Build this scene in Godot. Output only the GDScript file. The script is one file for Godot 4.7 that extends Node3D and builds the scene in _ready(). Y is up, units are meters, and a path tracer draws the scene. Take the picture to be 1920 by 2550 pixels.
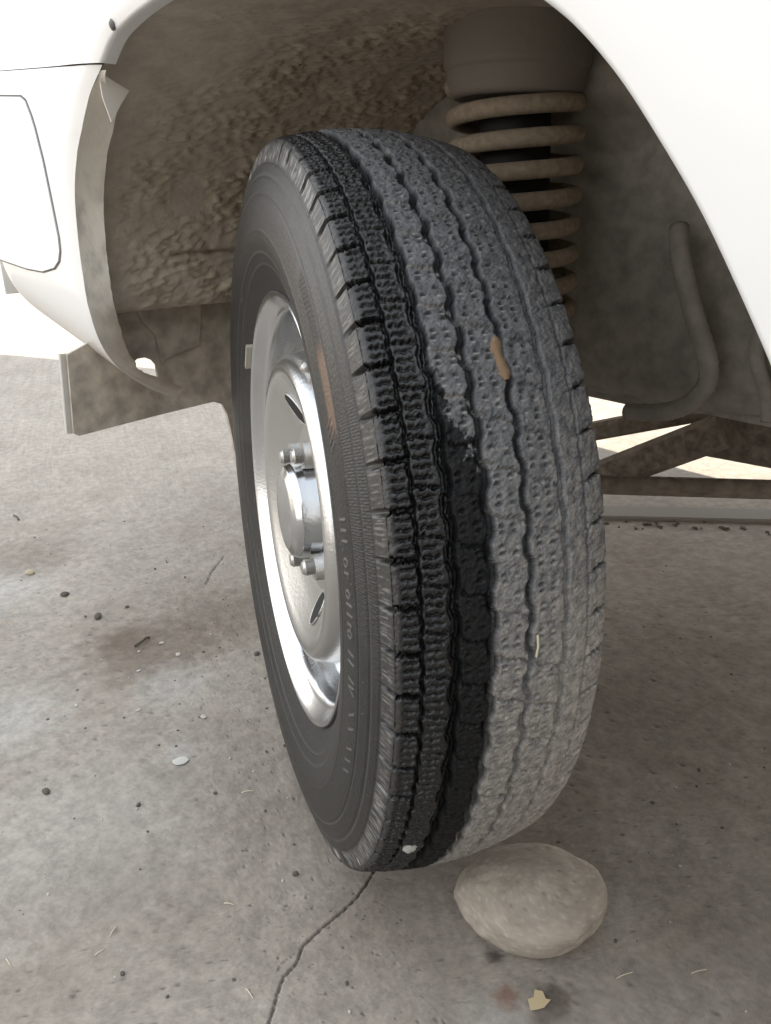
extends Node3D
# A white van's steered front wheel in its arch, on a worn concrete floor, with a stone in front of the tyre.

const TAU_ := PI * 2.0
const TR := 0.35            # tyre radius
const PITCH := 5.0          # degrees of one tread block

var car: Node3D
var wheel: Node3D
var M := {}
var n1 := FastNoiseLite.new()
var n2 := FastNoiseLite.new()
var n3 := FastNoiseLite.new()
var n4 := FastNoiseLite.new()
var rng := RandomNumberGenerator.new()

# ------------------------------------------------------------------ helpers
func obj(called: String, mesh: Mesh, mat: Material, parent: Node = self) -> MeshInstance3D:
	var o := MeshInstance3D.new()
	o.name = called
	o.mesh = mesh
	o.material_override = mat
	parent.add_child(o, true)
	return o

func tag(o: Node, label: String, category: String = "", group: String = "", kind: String = "") -> Node:
	if label: o.set_meta("label", label)
	if category: o.set_meta("category", category)
	if group: o.set_meta("group", group)
	if kind: o.set_meta("kind", kind)
	return o

func lin(r: float, g: float, b: float) -> Color:
	return Color(r, g, b).linear_to_srgb()

func mat(c: Color, rough: float = 0.8, metal: float = 0.0, vertex: bool = false) -> StandardMaterial3D:
	var m := StandardMaterial3D.new()
	m.albedo_color = c
	m.roughness = rough
	m.metallic = metal
	m.vertex_color_use_as_albedo = vertex
	m.cull_mode = BaseMaterial3D.CULL_DISABLED
	return m

func noise(seed_: int, freq: float, oct: int = 4, kind: int = FastNoiseLite.TYPE_SIMPLEX_SMOOTH) -> FastNoiseLite:
	var n := FastNoiseLite.new()
	n.seed = seed_
	n.frequency = freq
	n.noise_type = kind
	n.fractal_type = FastNoiseLite.FRACTAL_FBM
	n.fractal_octaves = oct
	return n

func tex_noise(size: int, freq: float, seed_: int, lo: float, hi: float, oct: int = 5, gain: float = 0.5) -> ImageTexture:
	var n := noise(seed_, freq, oct)
	n.fractal_gain = gain
	var im := n.get_seamless_image(size, size)
	im.convert(Image.FORMAT_L8)
	var d := im.get_data()
	for i in d.size():
		d[i] = int(clampf(lo + (hi - lo) * d[i] / 255.0, 0.0, 1.0) * 255.0)
	return ImageTexture.create_from_image(Image.create_from_data(size, size, false, Image.FORMAT_L8, d))

func relief(m: StandardMaterial3D, t: Texture2D, cm: float, scale: float) -> void:
	m.heightmap_enabled = true
	m.heightmap_texture = t
	m.heightmap_scale = cm
	m.uv1_triplanar = true
	m.uv1_scale = Vector3.ONE * scale

# a grid of nu x nv points; normals = du x dv unless flipped
func grid(nu: int, nv: int, f: Callable, flip: bool = false, wrap_u: bool = false, colors = null) -> ArrayMesh:
	var p := PackedVector3Array()
	p.resize(nu * nv)
	for i in nu:
		for j in nv:
			p[i * nv + j] = f.call(i, j)
	var c := PackedColorArray()
	if colors != null:
		c.resize(nu * nv)
		for i in nu:
			for j in nv:
				c[i * nv + j] = colors.call(i, j)
	return grid_from(p, c, nu, nv, flip, wrap_u)

func grid_from(p: PackedVector3Array, c: PackedColorArray, nu: int, nv: int, flip: bool, wrap_u: bool) -> ArrayMesh:
	var nn := PackedVector3Array()
	nn.resize(nu * nv)
	for i in nu:
		var ia := i - 1
		var ib := i + 1
		if wrap_u:
			ia = (i + nu - 1) % nu
			ib = (i + 1) % nu
		else:
			ia = maxi(ia, 0)
			ib = mini(ib, nu - 1)
		for j in nv:
			var ja := maxi(j - 1, 0)
			var jb := mini(j + 1, nv - 1)
			var n := (p[ib * nv + j] - p[ia * nv + j]).cross(p[i * nv + jb] - p[i * nv + ja])
			nn[i * nv + j] = (-n if flip else n).normalized()
	var idx := PackedInt32Array()
	var rows := nu if wrap_u else nu - 1
	idx.resize(rows * (nv - 1) * 6)
	var k := 0
	for i in rows:
		var i2 := (i + 1) % nu
		for j in nv - 1:
			var a := i * nv + j
			var b := i2 * nv + j
			var cc := i2 * nv + j + 1
			var d := i * nv + j + 1
			if flip:
				idx[k] = a; idx[k + 1] = b; idx[k + 2] = cc; idx[k + 3] = a; idx[k + 4] = cc; idx[k + 5] = d
			else:
				idx[k] = a; idx[k + 1] = cc; idx[k + 2] = b; idx[k + 3] = a; idx[k + 4] = d; idx[k + 5] = cc
			k += 6
	var arr := []
	arr.resize(Mesh.ARRAY_MAX)
	arr[Mesh.ARRAY_VERTEX] = p
	arr[Mesh.ARRAY_NORMAL] = nn
	if c.size():
		arr[Mesh.ARRAY_COLOR] = c
	arr[Mesh.ARRAY_INDEX] = idx
	var m := ArrayMesh.new()
	m.add_surface_from_arrays(Mesh.PRIMITIVE_TRIANGLES, arr)
	return m

# profile of Vector2(x along the axle, radius), revolved round the x axis
func lathe(prof: PackedVector2Array, n: int, flip: bool = false, bevel: float = 0.0012) -> ArrayMesh:
	var q := PackedVector2Array()
	for i in prof.size():
		if i > 0 and i < prof.size() - 1:
			var a := (prof[i - 1] - prof[i])
			var b := (prof[i + 1] - prof[i])
			var e := minf(bevel, minf(a.length(), b.length()) * 0.35)
			var s := prof[i] + a.normalized() * e
			var t := prof[i] + b.normalized() * e
			q.append(s)
			q.append((s + t + prof[i] * 2.0) * 0.25)
			q.append(t)
		else:
			q.append(prof[i])
	return grid(n, q.size(), func(i: int, j: int):
		var a := TAU_ * i / n
		return Vector3(q[j].x, q[j].y * sin(a), q[j].y * cos(a)), flip, true)

func tube(pts: PackedVector3Array, r: float, segs: int = 12, ripple: float = 0.0) -> ArrayMesh:
	var frames := []
	var up := Vector3.UP
	for i in pts.size():
		var t := (pts[mini(i + 1, pts.size() - 1)] - pts[maxi(i - 1, 0)]).normalized()
		if absf(t.dot(up)) > 0.95:
			up = Vector3.RIGHT
		var s := t.cross(up).normalized()
		up = s.cross(t).normalized()
		frames.append([s, up])
	return grid(pts.size(), segs + 1, func(i: int, j: int):
		var a := TAU_ * j / segs
		var rr := r * (1.0 + ripple * (1.0 if i % 2 else -1.0))
		if i == 0 or i == pts.size() - 1:
			rr *= 0.02
		return pts[i] + (frames[i][0] * cos(a) + frames[i][1] * sin(a)) * rr)

# closed tube with flat ends: doubles the end points
func rod(a: Vector3, b: Vector3, r: float, segs: int = 14) -> ArrayMesh:
	var d := (b - a).normalized()
	return tube(PackedVector3Array([a - d * 0.0003, a, a + d * 0.001, a.lerp(b, 0.5), b - d * 0.001, b, b + d * 0.0003]), r, segs)

func smooth_path(pts: Array, per: int) -> PackedVector3Array:
	var c := Curve3D.new()
	for i in pts.size():
		var a: Vector3 = pts[maxi(i - 1, 0)]
		var b: Vector3 = pts[mini(i + 1, pts.size() - 1)]
		c.add_point(pts[i], (a - b) / 6.0, (b - a) / 6.0)
	var out := PackedVector3Array()
	var n := per * (pts.size() - 1)
	for i in n + 1:
		out.append(c.samplef(float(i) / per))
	return out

func area(p: PackedVector2Array) -> float:
	var a := 0.0
	for i in p.size():
		a += p[i].cross(p[(i + 1) % p.size()])
	return a * 0.5

# a flat polygon (in the plane of u and v at o) with thickness d along u x v, and a small bevel
func plate(poly: PackedVector2Array, o: Vector3, u: Vector3, v: Vector3, d: float, holes: Array = []) -> ArrayMesh:
	var st := SurfaceTool.new()
	st.begin(Mesh.PRIMITIVE_TRIANGLES)
	var w := u.cross(v).normalized()
	var outline := poly
	if area(outline) > 0.0:
		outline = outline.duplicate()
		outline.reverse()
	var loops := [outline]
	var key := outline.duplicate()
	for h in holes:
		var hh: PackedVector2Array = h
		if area(hh) < 0.0:
			hh = hh.duplicate()
			hh.reverse()
		loops.append(hh)
		var best := [1e9, 0, 0]
		for i in key.size():
			for j in hh.size():
				var dd := key[i].distance_to(hh[j])
				if dd < best[0]:
					best = [dd, i, j]
		var out := PackedVector2Array()
		for i in key.size():
			out.append(key[i])
			if i == best[1]:
				for j in hh.size() + 1:
					out.append(hh[(best[2] + j) % hh.size()])
				out.append(key[i])
		key = out
	var tri := Geometry2D.triangulate_polygon(key)
	for k in range(0, tri.size(), 3):
		var a := key[tri[k]]
		var b := key[tri[k + 1]]
		var c := key[tri[k + 2]]
		var ccw := (b - a).cross(c - a) > 0.0
		var t := [a, c, b] if ccw else [a, b, c]
		for q in t:
			st.set_normal(w)
			st.add_vertex(o + u * q.x + v * q.y + w * d * 0.5)
		for q in [t[0], t[2], t[1]]:
			st.set_normal(-w)
			st.add_vertex(o + u * q.x + v * q.y - w * d * 0.5)
	for l in loops:
		for i in l.size():
			var a: Vector2 = l[i]
			var b: Vector2 = l[(i + 1) % l.size()]
			var e := (b - a).normalized()
			var nrm := (u * -e.y + v * e.x)
			var A := o + u * a.x + v * a.y
			var B := o + u * b.x + v * b.y
			for q in [A - w * d * 0.5, B - w * d * 0.5, B + w * d * 0.5, A - w * d * 0.5, B + w * d * 0.5, A + w * d * 0.5]:
				st.set_normal(nrm)
				st.add_vertex(q)
	return st.commit()

func box_between(a: Vector3, b: Vector3, h: float, w: float) -> ArrayMesh:   # a bar from a to b, h high and w wide
	var d := b - a
	var l := d.length()
	var u := d / l
	var side := u.cross(Vector3.UP).normalized()
	var up := side.cross(u).normalized()
	var e := minf(h, w) * 0.18
	var sec := PackedVector2Array([Vector2(-h / 2 + e, -w / 2), Vector2(h / 2 - e, -w / 2), Vector2(h / 2, -w / 2 + e), Vector2(h / 2, w / 2 - e), Vector2(h / 2 - e, w / 2), Vector2(-h / 2 + e, w / 2), Vector2(-h / 2, w / 2 - e), Vector2(-h / 2, -w / 2 + e)])
	return plate(sec, (a + b) * 0.5, up, side, l)

func step(a: float, b: float, x: float) -> float:
	return smoothstep(a, b, x)

func hash1(i: int, j: int) -> float:
	var h := (i * 73856093) ^ (j * 19349663)
	h = (h ^ (h >> 13)) * 1274126177
	h = (h ^ (h >> 16)) & 0xffff
	return h / 65535.0

# piecewise linear curve through Vector2 points, resampled evenly and smoothed (Catmull-Rom)
func resample(pts: PackedVector2Array, n: int) -> PackedVector2Array:
	var dense := PackedVector2Array()
	for i in pts.size() - 1:
		for k in 12:
			dense.append(pts[i].cubic_interpolate(pts[i + 1], pts[maxi(i - 1, 0)], pts[mini(i + 2, pts.size() - 1)], k / 12.0))
	dense.append(pts[-1])
	var cum := [0.0]
	for i in range(1, dense.size()):
		cum.append(cum[-1] + dense[i].distance_to(dense[i - 1]))
	var out := PackedVector2Array()
	var j := 0
	for i in n:
		var s: float = cum[-1] * i / (n - 1)
		while j < cum.size() - 2 and cum[j + 1] < s:
			j += 1
		out.append(dense[j].lerp(dense[j + 1], clampf((s - cum[j]) / maxf(cum[j + 1] - cum[j], 1e-9), 0, 1)))
	return out

# ------------------------------------------------------------------ scene
func _ready() -> void:
	var cam := Camera3D.new()
	cam.name = "camera"
	cam.fov = 67.72
	cam.near = 0.02
	cam.far = 400.0
	cam.basis = Basis.from_euler(Vector3(deg_to_rad(-23.0), deg_to_rad(-18.326), 0.0), EULER_ORDER_YXZ)
	cam.position = Vector3(-0.2038, 0.6533, 0.7098)
	add_child(cam)
	cam.current = true

	var env := Environment.new()
	env.background_mode = Environment.BG_SKY
	var sm := ProceduralSkyMaterial.new()
	sm.sky_top_color = Color(0.80, 0.825, 0.86)
	sm.sky_horizon_color = Color(0.955, 0.935, 0.905)
	sm.sky_curve = 0.25
	sm.ground_horizon_color = Color(0.75, 0.73, 0.70)
	sm.ground_bottom_color = Color(0.5, 0.48, 0.45)
	var sky := Sky.new()
	sky.sky_material = sm
	env.sky = sky
	env.tonemap_mode = Environment.TONE_MAPPER_LINEAR
	env.tonemap_exposure = 3.05
	env.sdfgi_enabled = true
	env.ssao_enabled = true
	env.ssil_enabled = true
	var we := WorldEnvironment.new()
	we.name = "world_environment"
	we.environment = env
	add_child(we)

	car = Node3D.new()
	car.name = "van"
	car.rotation.y = deg_to_rad(-65.0)
	add_child(car)
	tag(car, "white van with its dusty front wheel steered outward in an open arch", "van")

	var sun := DirectionalLight3D.new()
	sun.name = "sun"
	sun.light_energy = 1.6
	sun.light_color = Color(1.0, 0.96, 0.90)
	sun.light_angular_distance = 0.5
	sun.shadow_enabled = true
	var towards: Vector3 = car.basis * Vector3(0.75, 0.55, -0.36).normalized()
	sun.basis = Basis.looking_at(-towards)
	add_child(sun)

	n1 = noise(11, 1.0, 4)
	n2 = noise(23, 1.0, 3)
	n3 = noise(37, 1.0, 5)
	n4 = noise(51, 1.0, 2)
	rng.seed = 7
	materials()
	ground()
	body()
	arch()
	suspension()
	wheel_parts()
	loose_things()

func materials() -> void:
	var grain := tex_noise(512, 0.03, 3, 0.0, 1.0, 5)
	M.grain = grain
	var speck := tex_noise(1024, 0.02, 5, 0.78, 1.10, 7, 0.85)
	M.paint = mat(lin(0.80, 0.80, 0.79), 0.35)
	M.paint.clearcoat_enabled = true
	M.paint.clearcoat = 0.6
	M.paint.clearcoat_roughness = 0.12
	M.dark_grey = mat(lin(0.16, 0.155, 0.15), 0.8)
	M.trim = mat(Color.WHITE, 0.75, 0.0, true)
	relief(M.trim, grain, 0.03, 9.0)
	M.liner = mat(Color.WHITE, 0.95, 0.0, true)
	relief(M.liner, grain, 0.05, 7.0)
	M.inner = mat(lin(0.43, 0.40, 0.352), 0.9)
	M.inner.albedo_texture = tex_noise(512, 0.012, 83, 0.80, 1.06, 6, 0.6)
	relief(M.inner, grain, 0.05, 4.0)
	M.under = mat(lin(0.36, 0.315, 0.26), 0.9)
	M.under.albedo_texture = tex_noise(256, 0.02, 85, 0.6, 1.1, 6, 0.6)
	relief(M.under, grain, 0.1, 8.0)
	M.coil = mat(lin(0.42, 0.345, 0.26), 0.9)
	relief(M.coil, grain, 0.08, 10.0)
	M.coil.albedo_texture = tex_noise(256, 0.03, 81, 0.78, 1.06, 5)
	M.seat = mat(lin(0.24, 0.215, 0.185), 0.9)
	relief(M.seat, grain, 0.05, 6.0)
	relief(M.coil, grain, 0.05, 12.0)
	M.black = mat(lin(0.015, 0.015, 0.016), 0.7)
	M.tread = mat(Color.WHITE, 0.66, 0.0, true)
	M.tread.metallic_specular = 0.35
	relief(M.tread, grain, 0.06, 16.0)
	M.fresh = mat(Color.WHITE, 0.42, 0.0, true)
	relief(M.fresh, grain, 0.05, 16.0)
	M.wall = mat(Color.WHITE, 0.42, 0.0, true)
	relief(M.wall, grain, 0.03, 16.0)
	M.steel = mat(lin(0.60, 0.62, 0.64), 0.2, 1.0)
	relief(M.steel, grain, 0.012, 14.0)
	M.disc = mat(lin(0.58, 0.59, 0.59), 0.28, 1.0)
	relief(M.disc, grain, 0.02, 10.0)
	M.steel_rough = mat(lin(0.55, 0.54, 0.52), 0.42, 1.0)
	relief(M.steel_rough, grain, 0.03, 20.0)
	M.splash = mat(lin(0.56, 0.50, 0.42), 0.9)
	M.splash.albedo_texture = tex_noise(256, 0.02, 77, 0.75, 1.05, 5)
	relief(M.splash, grain, 0.05, 5.0)
	M.weight = mat(lin(0.42, 0.40, 0.33), 0.6)
	M.hole = mat(lin(0.02, 0.02, 0.02), 0.9)  # near-black for the shade inside the wheel openings
	M.ground = mat(Color.WHITE, 0.88, 0.0, true)
	M.ground.albedo_texture = speck
	M.ground.uv1_triplanar = true
	M.ground.uv1_world_triplanar = true
	M.ground.uv1_scale = Vector3.ONE * 1.6
	M.ground.heightmap_enabled = true
	M.ground.heightmap_texture = speck
	M.ground.heightmap_scale = 0.05
	M.stone = mat(Color.WHITE, 0.85, 0.0, true)
	relief(M.stone, grain, 0.05, 12.0)

# ------------------------------------------------------------------ ground
func dist_poly(p: Vector2, pts: PackedVector2Array) -> float:
	var best := 1e9
	for i in pts.size() - 1:
		best = minf(best, p.distance_to(Geometry2D.get_closest_point_to_segment(p, pts[i], pts[i + 1])))
	return best

func ticks(lo: float, hi: float, fine: float, most: float, f0: float, f1: float) -> PackedFloat32Array:
	var out := PackedFloat32Array()
	var low := PackedFloat32Array()
	var x := lo
	var s := fine
	while x > -most:
		s *= 1.07
		x -= s
		low.append(x)
	for i in range(low.size() - 1, -1, -1):
		out.append(low[i])
	x = lo
	while x < hi:
		out.append(x)
		x += fine * (0.28 if x > f0 and x < f1 else 1.0)
	x = hi
	out.append(x)
	s = fine
	while x < most:
		s *= 1.07
		x += s
		out.append(x)
	return out

func ground() -> void:
	var crack := PackedVector2Array([Vector2(-0.030, 0.150), Vector2(-0.041, 0.162), Vector2(-0.058, 0.177), Vector2(-0.073, 0.186), Vector2(-0.089, 0.194), Vector2(-0.102, 0.201), Vector2(-0.120, 0.212), Vector2(-0.130, 0.228), Vector2(-0.143, 0.236), Vector2(-0.152, 0.251), Vector2(-0.159, 0.266), Vector2(-0.167, 0.280), Vector2(-0.180, 0.32)])
	var branch := PackedVector2Array([Vector2(-0.121, 0.213), Vector2(-0.135, 0.220), Vector2(-0.144, 0.224), Vector2(-0.149, 0.232)])
	var crack2 := PackedVector2Array([Vector2(-0.085, -0.64), Vector2(-0.100, -0.610), Vector2(-0.117, -0.576), Vector2(-0.129, -0.539)])
	# x, z, radius, strength, then what it tints towards
	var brown := Color(0.16, 0.125, 0.09)
	var pale := Color(0.50, 0.49, 0.46)
	var spots := [
		[-0.23, -0.36, 0.12, 0.7, brown], [-0.27, -0.385, 0.05, 0.7, brown], [-0.10, -0.42, 0.10, 0.55, brown], [-0.47, -0.75, 0.12, 0.45, brown],
		[0.045, 0.277, 0.009, 0.8, Color(0.07, 0.05, 0.045)], [0.037, 0.317, 0.013, 0.75, Color(0.24, 0.10, 0.05)], [0.078, 0.330, 0.018, 0.75, Color(0.09, 0.065, 0.05)], [0.060, 0.343, 0.012, 0.6, Color(0.10, 0.075, 0.06)],
		[-0.43, -0.23, 0.09, 0.45, pale], [-0.205, -0.245, 0.06, 0.4, pale], [-0.48, -0.62, 0.10, 0.4, pale], [-0.21, -0.10, 0.02, 0.45, pale], [0.02, 0.335, 0.03, 0.4, pale],
		[-0.33, 0.0, 0.13, 0.25, pale], [0.17, 0.255, 0.04, 0.3, pale], [-0.11, 0.05, 0.09, 0.3, brown], [0.40, -0.05, 0.25, 0.3, brown], [-0.18, 0.16, 0.08, 0.22, brown], [-0.05, 0.2, 0.06, 0.25, brown], [-0.30, 0.10, 0.1, 0.2, brown], [0.26, 0.28, 0.06, 0.25, brown]]
	var xs := ticks(-0.60, 0.56, 0.0042, 260.0, -0.19, -0.02)
	var zs := ticks(-0.80, 0.42, 0.0042, 260.0, 0.145, 0.31)
	var nu := xs.size()
	var nv := zs.size()
	var p := PackedVector3Array()
	var c := PackedColorArray()
	p.resize(nu * nv)
	c.resize(nu * nv)
	for i in nu:
		for j in nv:
			var x := xs[i]
			var z := zs[j]
			var col := Color(0.358, 0.318, 0.268)
			var y := 0.0
			var v := n3.get_noise_2d(x * 3.1, z * 3.1)
			if absf(x) < 3.0 and absf(z) < 3.0:
				var w := n1.get_noise_2d(x * 14.0, z * 14.0)
				var s := n2.get_noise_2d(x * 120.0 + 7.0, z * 120.0)
				var f := n4.get_noise_2d(x * 330.0, z * 330.0)
				col *= 1.0 + 0.13 * v + 0.10 * w + 0.13 * s + 0.12 * f
				col = col.lerp(Color(0.26, 0.22, 0.175), clampf(0.8 * n1.get_noise_2d(x * 4.0 + 31.0, z * 5.0), 0.0, 0.4))
				y = 0.0016 * v + 0.0007 * w + 0.00035 * s
				# small pits with dark dirt
				var pit := step(0.52, 0.66, n2.get_noise_2d(x * 95.0 + 3.0, z * 95.0 + 9.0)) * (1.0 - step(0.6, 0.9, maxf(absf(x), absf(z))))
				y -= 0.0012 * pit
				col = col.lerp(Color(0.12, 0.10, 0.08), 0.55 * pit)
				for q in spots:
					var dd := Vector2(x - q[0], (z - q[1])).length()
					if dd < q[2] * 1.5:
						var k: float = (1.0 - step(q[2] * 0.3, q[2] * 1.25, dd + q[2] * 0.5 * n1.get_noise_2d(x * 60.0 / (0.4 + q[2] * 12.0), z * 60.0 / (0.4 + q[2] * 12.0)))) * q[3]
						col = col.lerp(q[4], k)
				if x > -0.2 and x < 0.0 and z > 0.14:
					var jit := 0.0010 * n2.get_noise_2d(x * 220.0, z * 220.0)
					var dc := dist_poly(Vector2(x, z), crack) + jit
					dc = minf(dc, dist_poly(Vector2(x, z), branch) + 0.0012 + jit)
					var k := 1.0 - step(0.0001, 0.0018, dc)
					y -= 0.0032 * k
					col = col.lerp(Color(0.07, 0.06, 0.05), 0.6 * k)
				elif x < -0.07 and x > -0.15 and z < -0.5:
					var k := 1.0 - step(0.0005, 0.0035, dist_poly(Vector2(x, z), crack2) + 0.003 * n2.get_noise_2d(x * 150.0, z * 150.0))
					y -= 0.0015 * k
					col = col.lerp(Color(0.12, 0.10, 0.08), 0.6 * k)
			else:
				col *= 1.0 + 0.12 * v
			p[i * nv + j] = Vector3(x, y, z)
			c[i * nv + j] = Color(col.r, col.g, col.b, 1.0)
	var g := obj("concrete_ground", grid_from(p, c, nu, nv, true, false), M.ground)
	tag(g, "worn grey concrete floor with brown stains and a branching crack", "", "", "structure")

# ------------------------------------------------------------------ the van's body
var arch_pts := PackedVector2Array([Vector2(-0.236, 0.763), Vector2(-0.206, 0.781), Vector2(-0.163, 0.792), Vector2(-0.115, 0.799), Vector2(-0.05, 0.806), Vector2(0.03, 0.808), Vector2(0.11, 0.803), Vector2(0.19, 0.784), Vector2(0.245, 0.759), Vector2(0.273, 0.743), Vector2(0.297, 0.7265), Vector2(0.324, 0.702), Vector2(0.350, 0.673), Vector2(0.374, 0.644), Vector2(0.394, 0.616), Vector2(0.416, 0.583), Vector2(0.4245, 0.568), Vector2(0.445, 0.52), Vector2(0.46, 0.46), Vector2(0.468, 0.40)])
# the bumper's edge of the arch: X, Y of the outer edge, from the seam down, with its own Z
var bump_pts := PackedVector2Array([Vector2(-0.241, 0.757), Vector2(-0.278, 0.732), Vector2(-0.305, 0.704), Vector2(-0.322, 0.685), Vector2(-0.342, 0.647), Vector2(-0.351, 0.598), Vector2(-0.3525, 0.555), Vector2(-0.351, 0.516), Vector2(-0.349, 0.478), Vector2(-0.346, 0.448), Vector2(-0.343, 0.430), Vector2(-0.34, 0.414), Vector2(-0.338, 0.404)])

func bump_z(y: float) -> float:   # the bumper's side rolls under at the bottom
	if y > 0.53:
		return 0.11
	var t := clampf((0.53 - y) / 0.126, 0.0, 1.0)
	return 0.11 - 0.012 * t - 0.075 * pow(t, 3.2)

func body() -> void:
	# fender above and behind the arch
	var na := 140
	var inner := resample(arch_pts, na)
	var nk := 14
	var outline := func(t: float) -> Vector2:
		var o := PackedVector2Array([Vector2(-0.76, 0.797), Vector2(-0.76, 1.16), Vector2(1.0, 1.16), Vector2(1.0, 0.40)])
		if t < 0.2: return o[0].lerp(o[1], t / 0.2)
		if t < 0.66: return o[1].lerp(o[2], (t - 0.2) / 0.46)
		return o[2].lerp(o[3], (t - 0.66) / 0.34)
	var fender := grid(na, nk, func(i: int, j: int):
		var a := inner[i]
		var t := float(i) / (na - 1)
		var b: Vector2 = outline.call(t)
		var dir := (b - a).normalized()
		if j == 0: return Vector3(a.x, a.y, 0.094) - Vector3(dir.x, dir.y, 0) * 0.0005
		if j == 1: return Vector3(a.x, a.y, 0.104)
		if j == 2: return Vector3(a.x + dir.x * 0.0012, a.y + dir.y * 0.0012, 0.1075)
		if j == 3: return Vector3(a.x + dir.x * 0.0045, a.y + dir.y * 0.0045, 0.1098)
		var k := (j - 3.0) / (nk - 4.0)
		var q := (a + dir * 0.0045).lerp(b, k * k * 0.6 + k * 0.4)
		var z := 0.1098 + 0.006 * sin(minf(k * 3.0, 1.0) * PI) * 0.6 - 0.05 * step(0.95, 1.16, q.y)
		if q.x < -0.6: z -= 0.09 * pow((-0.6 - q.x) / 0.16, 2.0)
		return Vector3(q.x, q.y, z), true)
	obj("fender", fender, M.paint, car)
	obj("trim_clip", lump(0.0035, 0.0045, 0.003, 190, 0.3), M.dark_grey, car).position = Vector3(-0.198, 0.789, 0.111)
	# bumper
	var nb := 90
	var edge := resample(bump_pts, nb)
	var nx := 30
	var bumper := grid(nb, nx, func(i: int, j: int):
		var a := edge[i]
		var k := float(j) / (nx - 1)
		var t := float(i) / (nb - 1)
		var x := lerpf(a.x, -0.78, k)
		var low := (0.404 - 0.20 * (x + 0.34)) if x < -0.34 else 0.404
		var top := 0.7622 - 0.066 * (x + 0.241)
		var ya := inverse_lerp(0.404, 0.757, a.y)
		var y := lerpf(low, top, ya)
		var z := bump_z(a.y)
		if x < -0.6: z -= 0.11 * pow((-0.6 - x) / 0.18, 2.0)
		if j == 0: z -= 0.005
		return Vector3(x, y, z), false, false, func(i: int, j: int):
		var y := edge[i].y
		var d := 0.5 + 0.5 * n1.get_noise_2d(y * 30.0, j * 0.6)
		return Color(0.80, 0.80, 0.79).lerp(Color(0.58, 0.51, 0.40), step(0.50, 0.415, y) * (0.35 + 0.6 * d)))
	M.bumper = M.paint.duplicate()
	M.bumper.albedo_color = Color.WHITE
	M.bumper.vertex_color_use_as_albedo = true
	var bp := obj("front_bumper", bumper, M.bumper, car)
	# its recessed cover, the shaded gap round it drawn as a dark plate
	var cov := PackedVector2Array([Vector2(-0.66, 0.755), Vector2(-0.513, 0.754), Vector2(-0.446, 0.749), Vector2(-0.434, 0.744), Vector2(-0.424, 0.728), Vector2(-0.419, 0.716), Vector2(-0.410, 0.681), Vector2(-0.404, 0.635), Vector2(-0.400, 0.600), Vector2(-0.402, 0.585), Vector2(-0.410, 0.573), Vector2(-0.427, 0.564), Vector2(-0.467, 0.557), Vector2(-0.521, 0.557), Vector2(-0.66, 0.565)])
	var grow := Geometry2D.offset_polygon(cov, 0.0022, Geometry2D.JOIN_ROUND)
	obj("cover_gap", plate(grow[0], Vector3(0, 0, 0.1098), Vector3.RIGHT, Vector3.UP, 0.0014), M.dark_grey, bp)
	obj("lamp_cover", plate(cov, Vector3(0, 0, 0.1108), Vector3.RIGHT, Vector3.UP, 0.0024), M.paint, bp)
	# dark backing added behind the seam to stand for its shade
	obj("seam_backing", box_between(Vector3(-0.62, 0.7845, 0.082), Vector3(-0.30, 0.765, 0.085), 0.05, 0.02), M.dark_grey, car)
	# unpainted inner lip of the bumper in the arch
	var nf := 120
	var e2 := resample(bump_pts, nf)
	var lipw := func(y: float) -> float:
		return (0.029 + 0.002 * step(0.56, 0.70, y) - 0.017 * step(0.50, 0.405, y)) * (1.0 - 0.9 * step(0.722, 0.757, y))
	var lip_pos := func(i: int, j: int):
		var a := e2[i]
		var k := j / 11.0
		var w: float = lipw.call(a.y)
		var z := bump_z(a.y) - w * k - 0.001
		var rag := (0.0010 + 0.004 * step(0.52, 0.45, a.y)) * n2.get_noise_2d(a.y * 60.0, 3.0) * k
		return Vector3(a.x + 0.002 + 0.006 * k * k + 0.0005 * n1.get_noise_2d(a.y * 40.0, k * 3.0), a.y + (0.012 * k * step(0.46, 0.41, a.y)), z + rag)
	var lip_col := func(i: int, j: int):
		var a := e2[i]
		var k := j / 11.0
		var col := Color(0.78, 0.73, 0.64)
		var d := n1.get_noise_2d(a.y * 14.0, k * 0.8 + 5.0) + 0.15 * n2.get_noise_2d(a.y * 90.0, k * 6.0)
		col = col.lerp(Color(0.40, 0.37, 0.32), 0.75 * step(-0.1, 0.6, d) * (1.0 - 0.6 * step(0.62, 0.7, a.y)))
		col = col.lerp(Color(0.23, 0.19, 0.145), step(0.56, 0.45, a.y + 0.04 * d - 0.03 * k) * (0.6 + 0.4 * k))
		return col
	var lip := obj("arch_edge_trim", grid(nf, 12, lip_pos, true, false, lip_col), M.trim, car)
	tag(lip, "dirty beige inner edge of the bumper with dark patches")
	obj("mounting_tab", plate(PackedVector2Array([Vector2(0.106, 0.757), Vector2(0.076, 0.743), Vector2(0.086, 0.731), Vector2(0.099, 0.714), Vector2(0.105, 0.735)]), Vector3(-0.25, 0, 0), Vector3(0, 0, 1), Vector3.UP, 0.0014), mat(lin(0.75, 0.71, 0.64), 0.7), lip)
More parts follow.
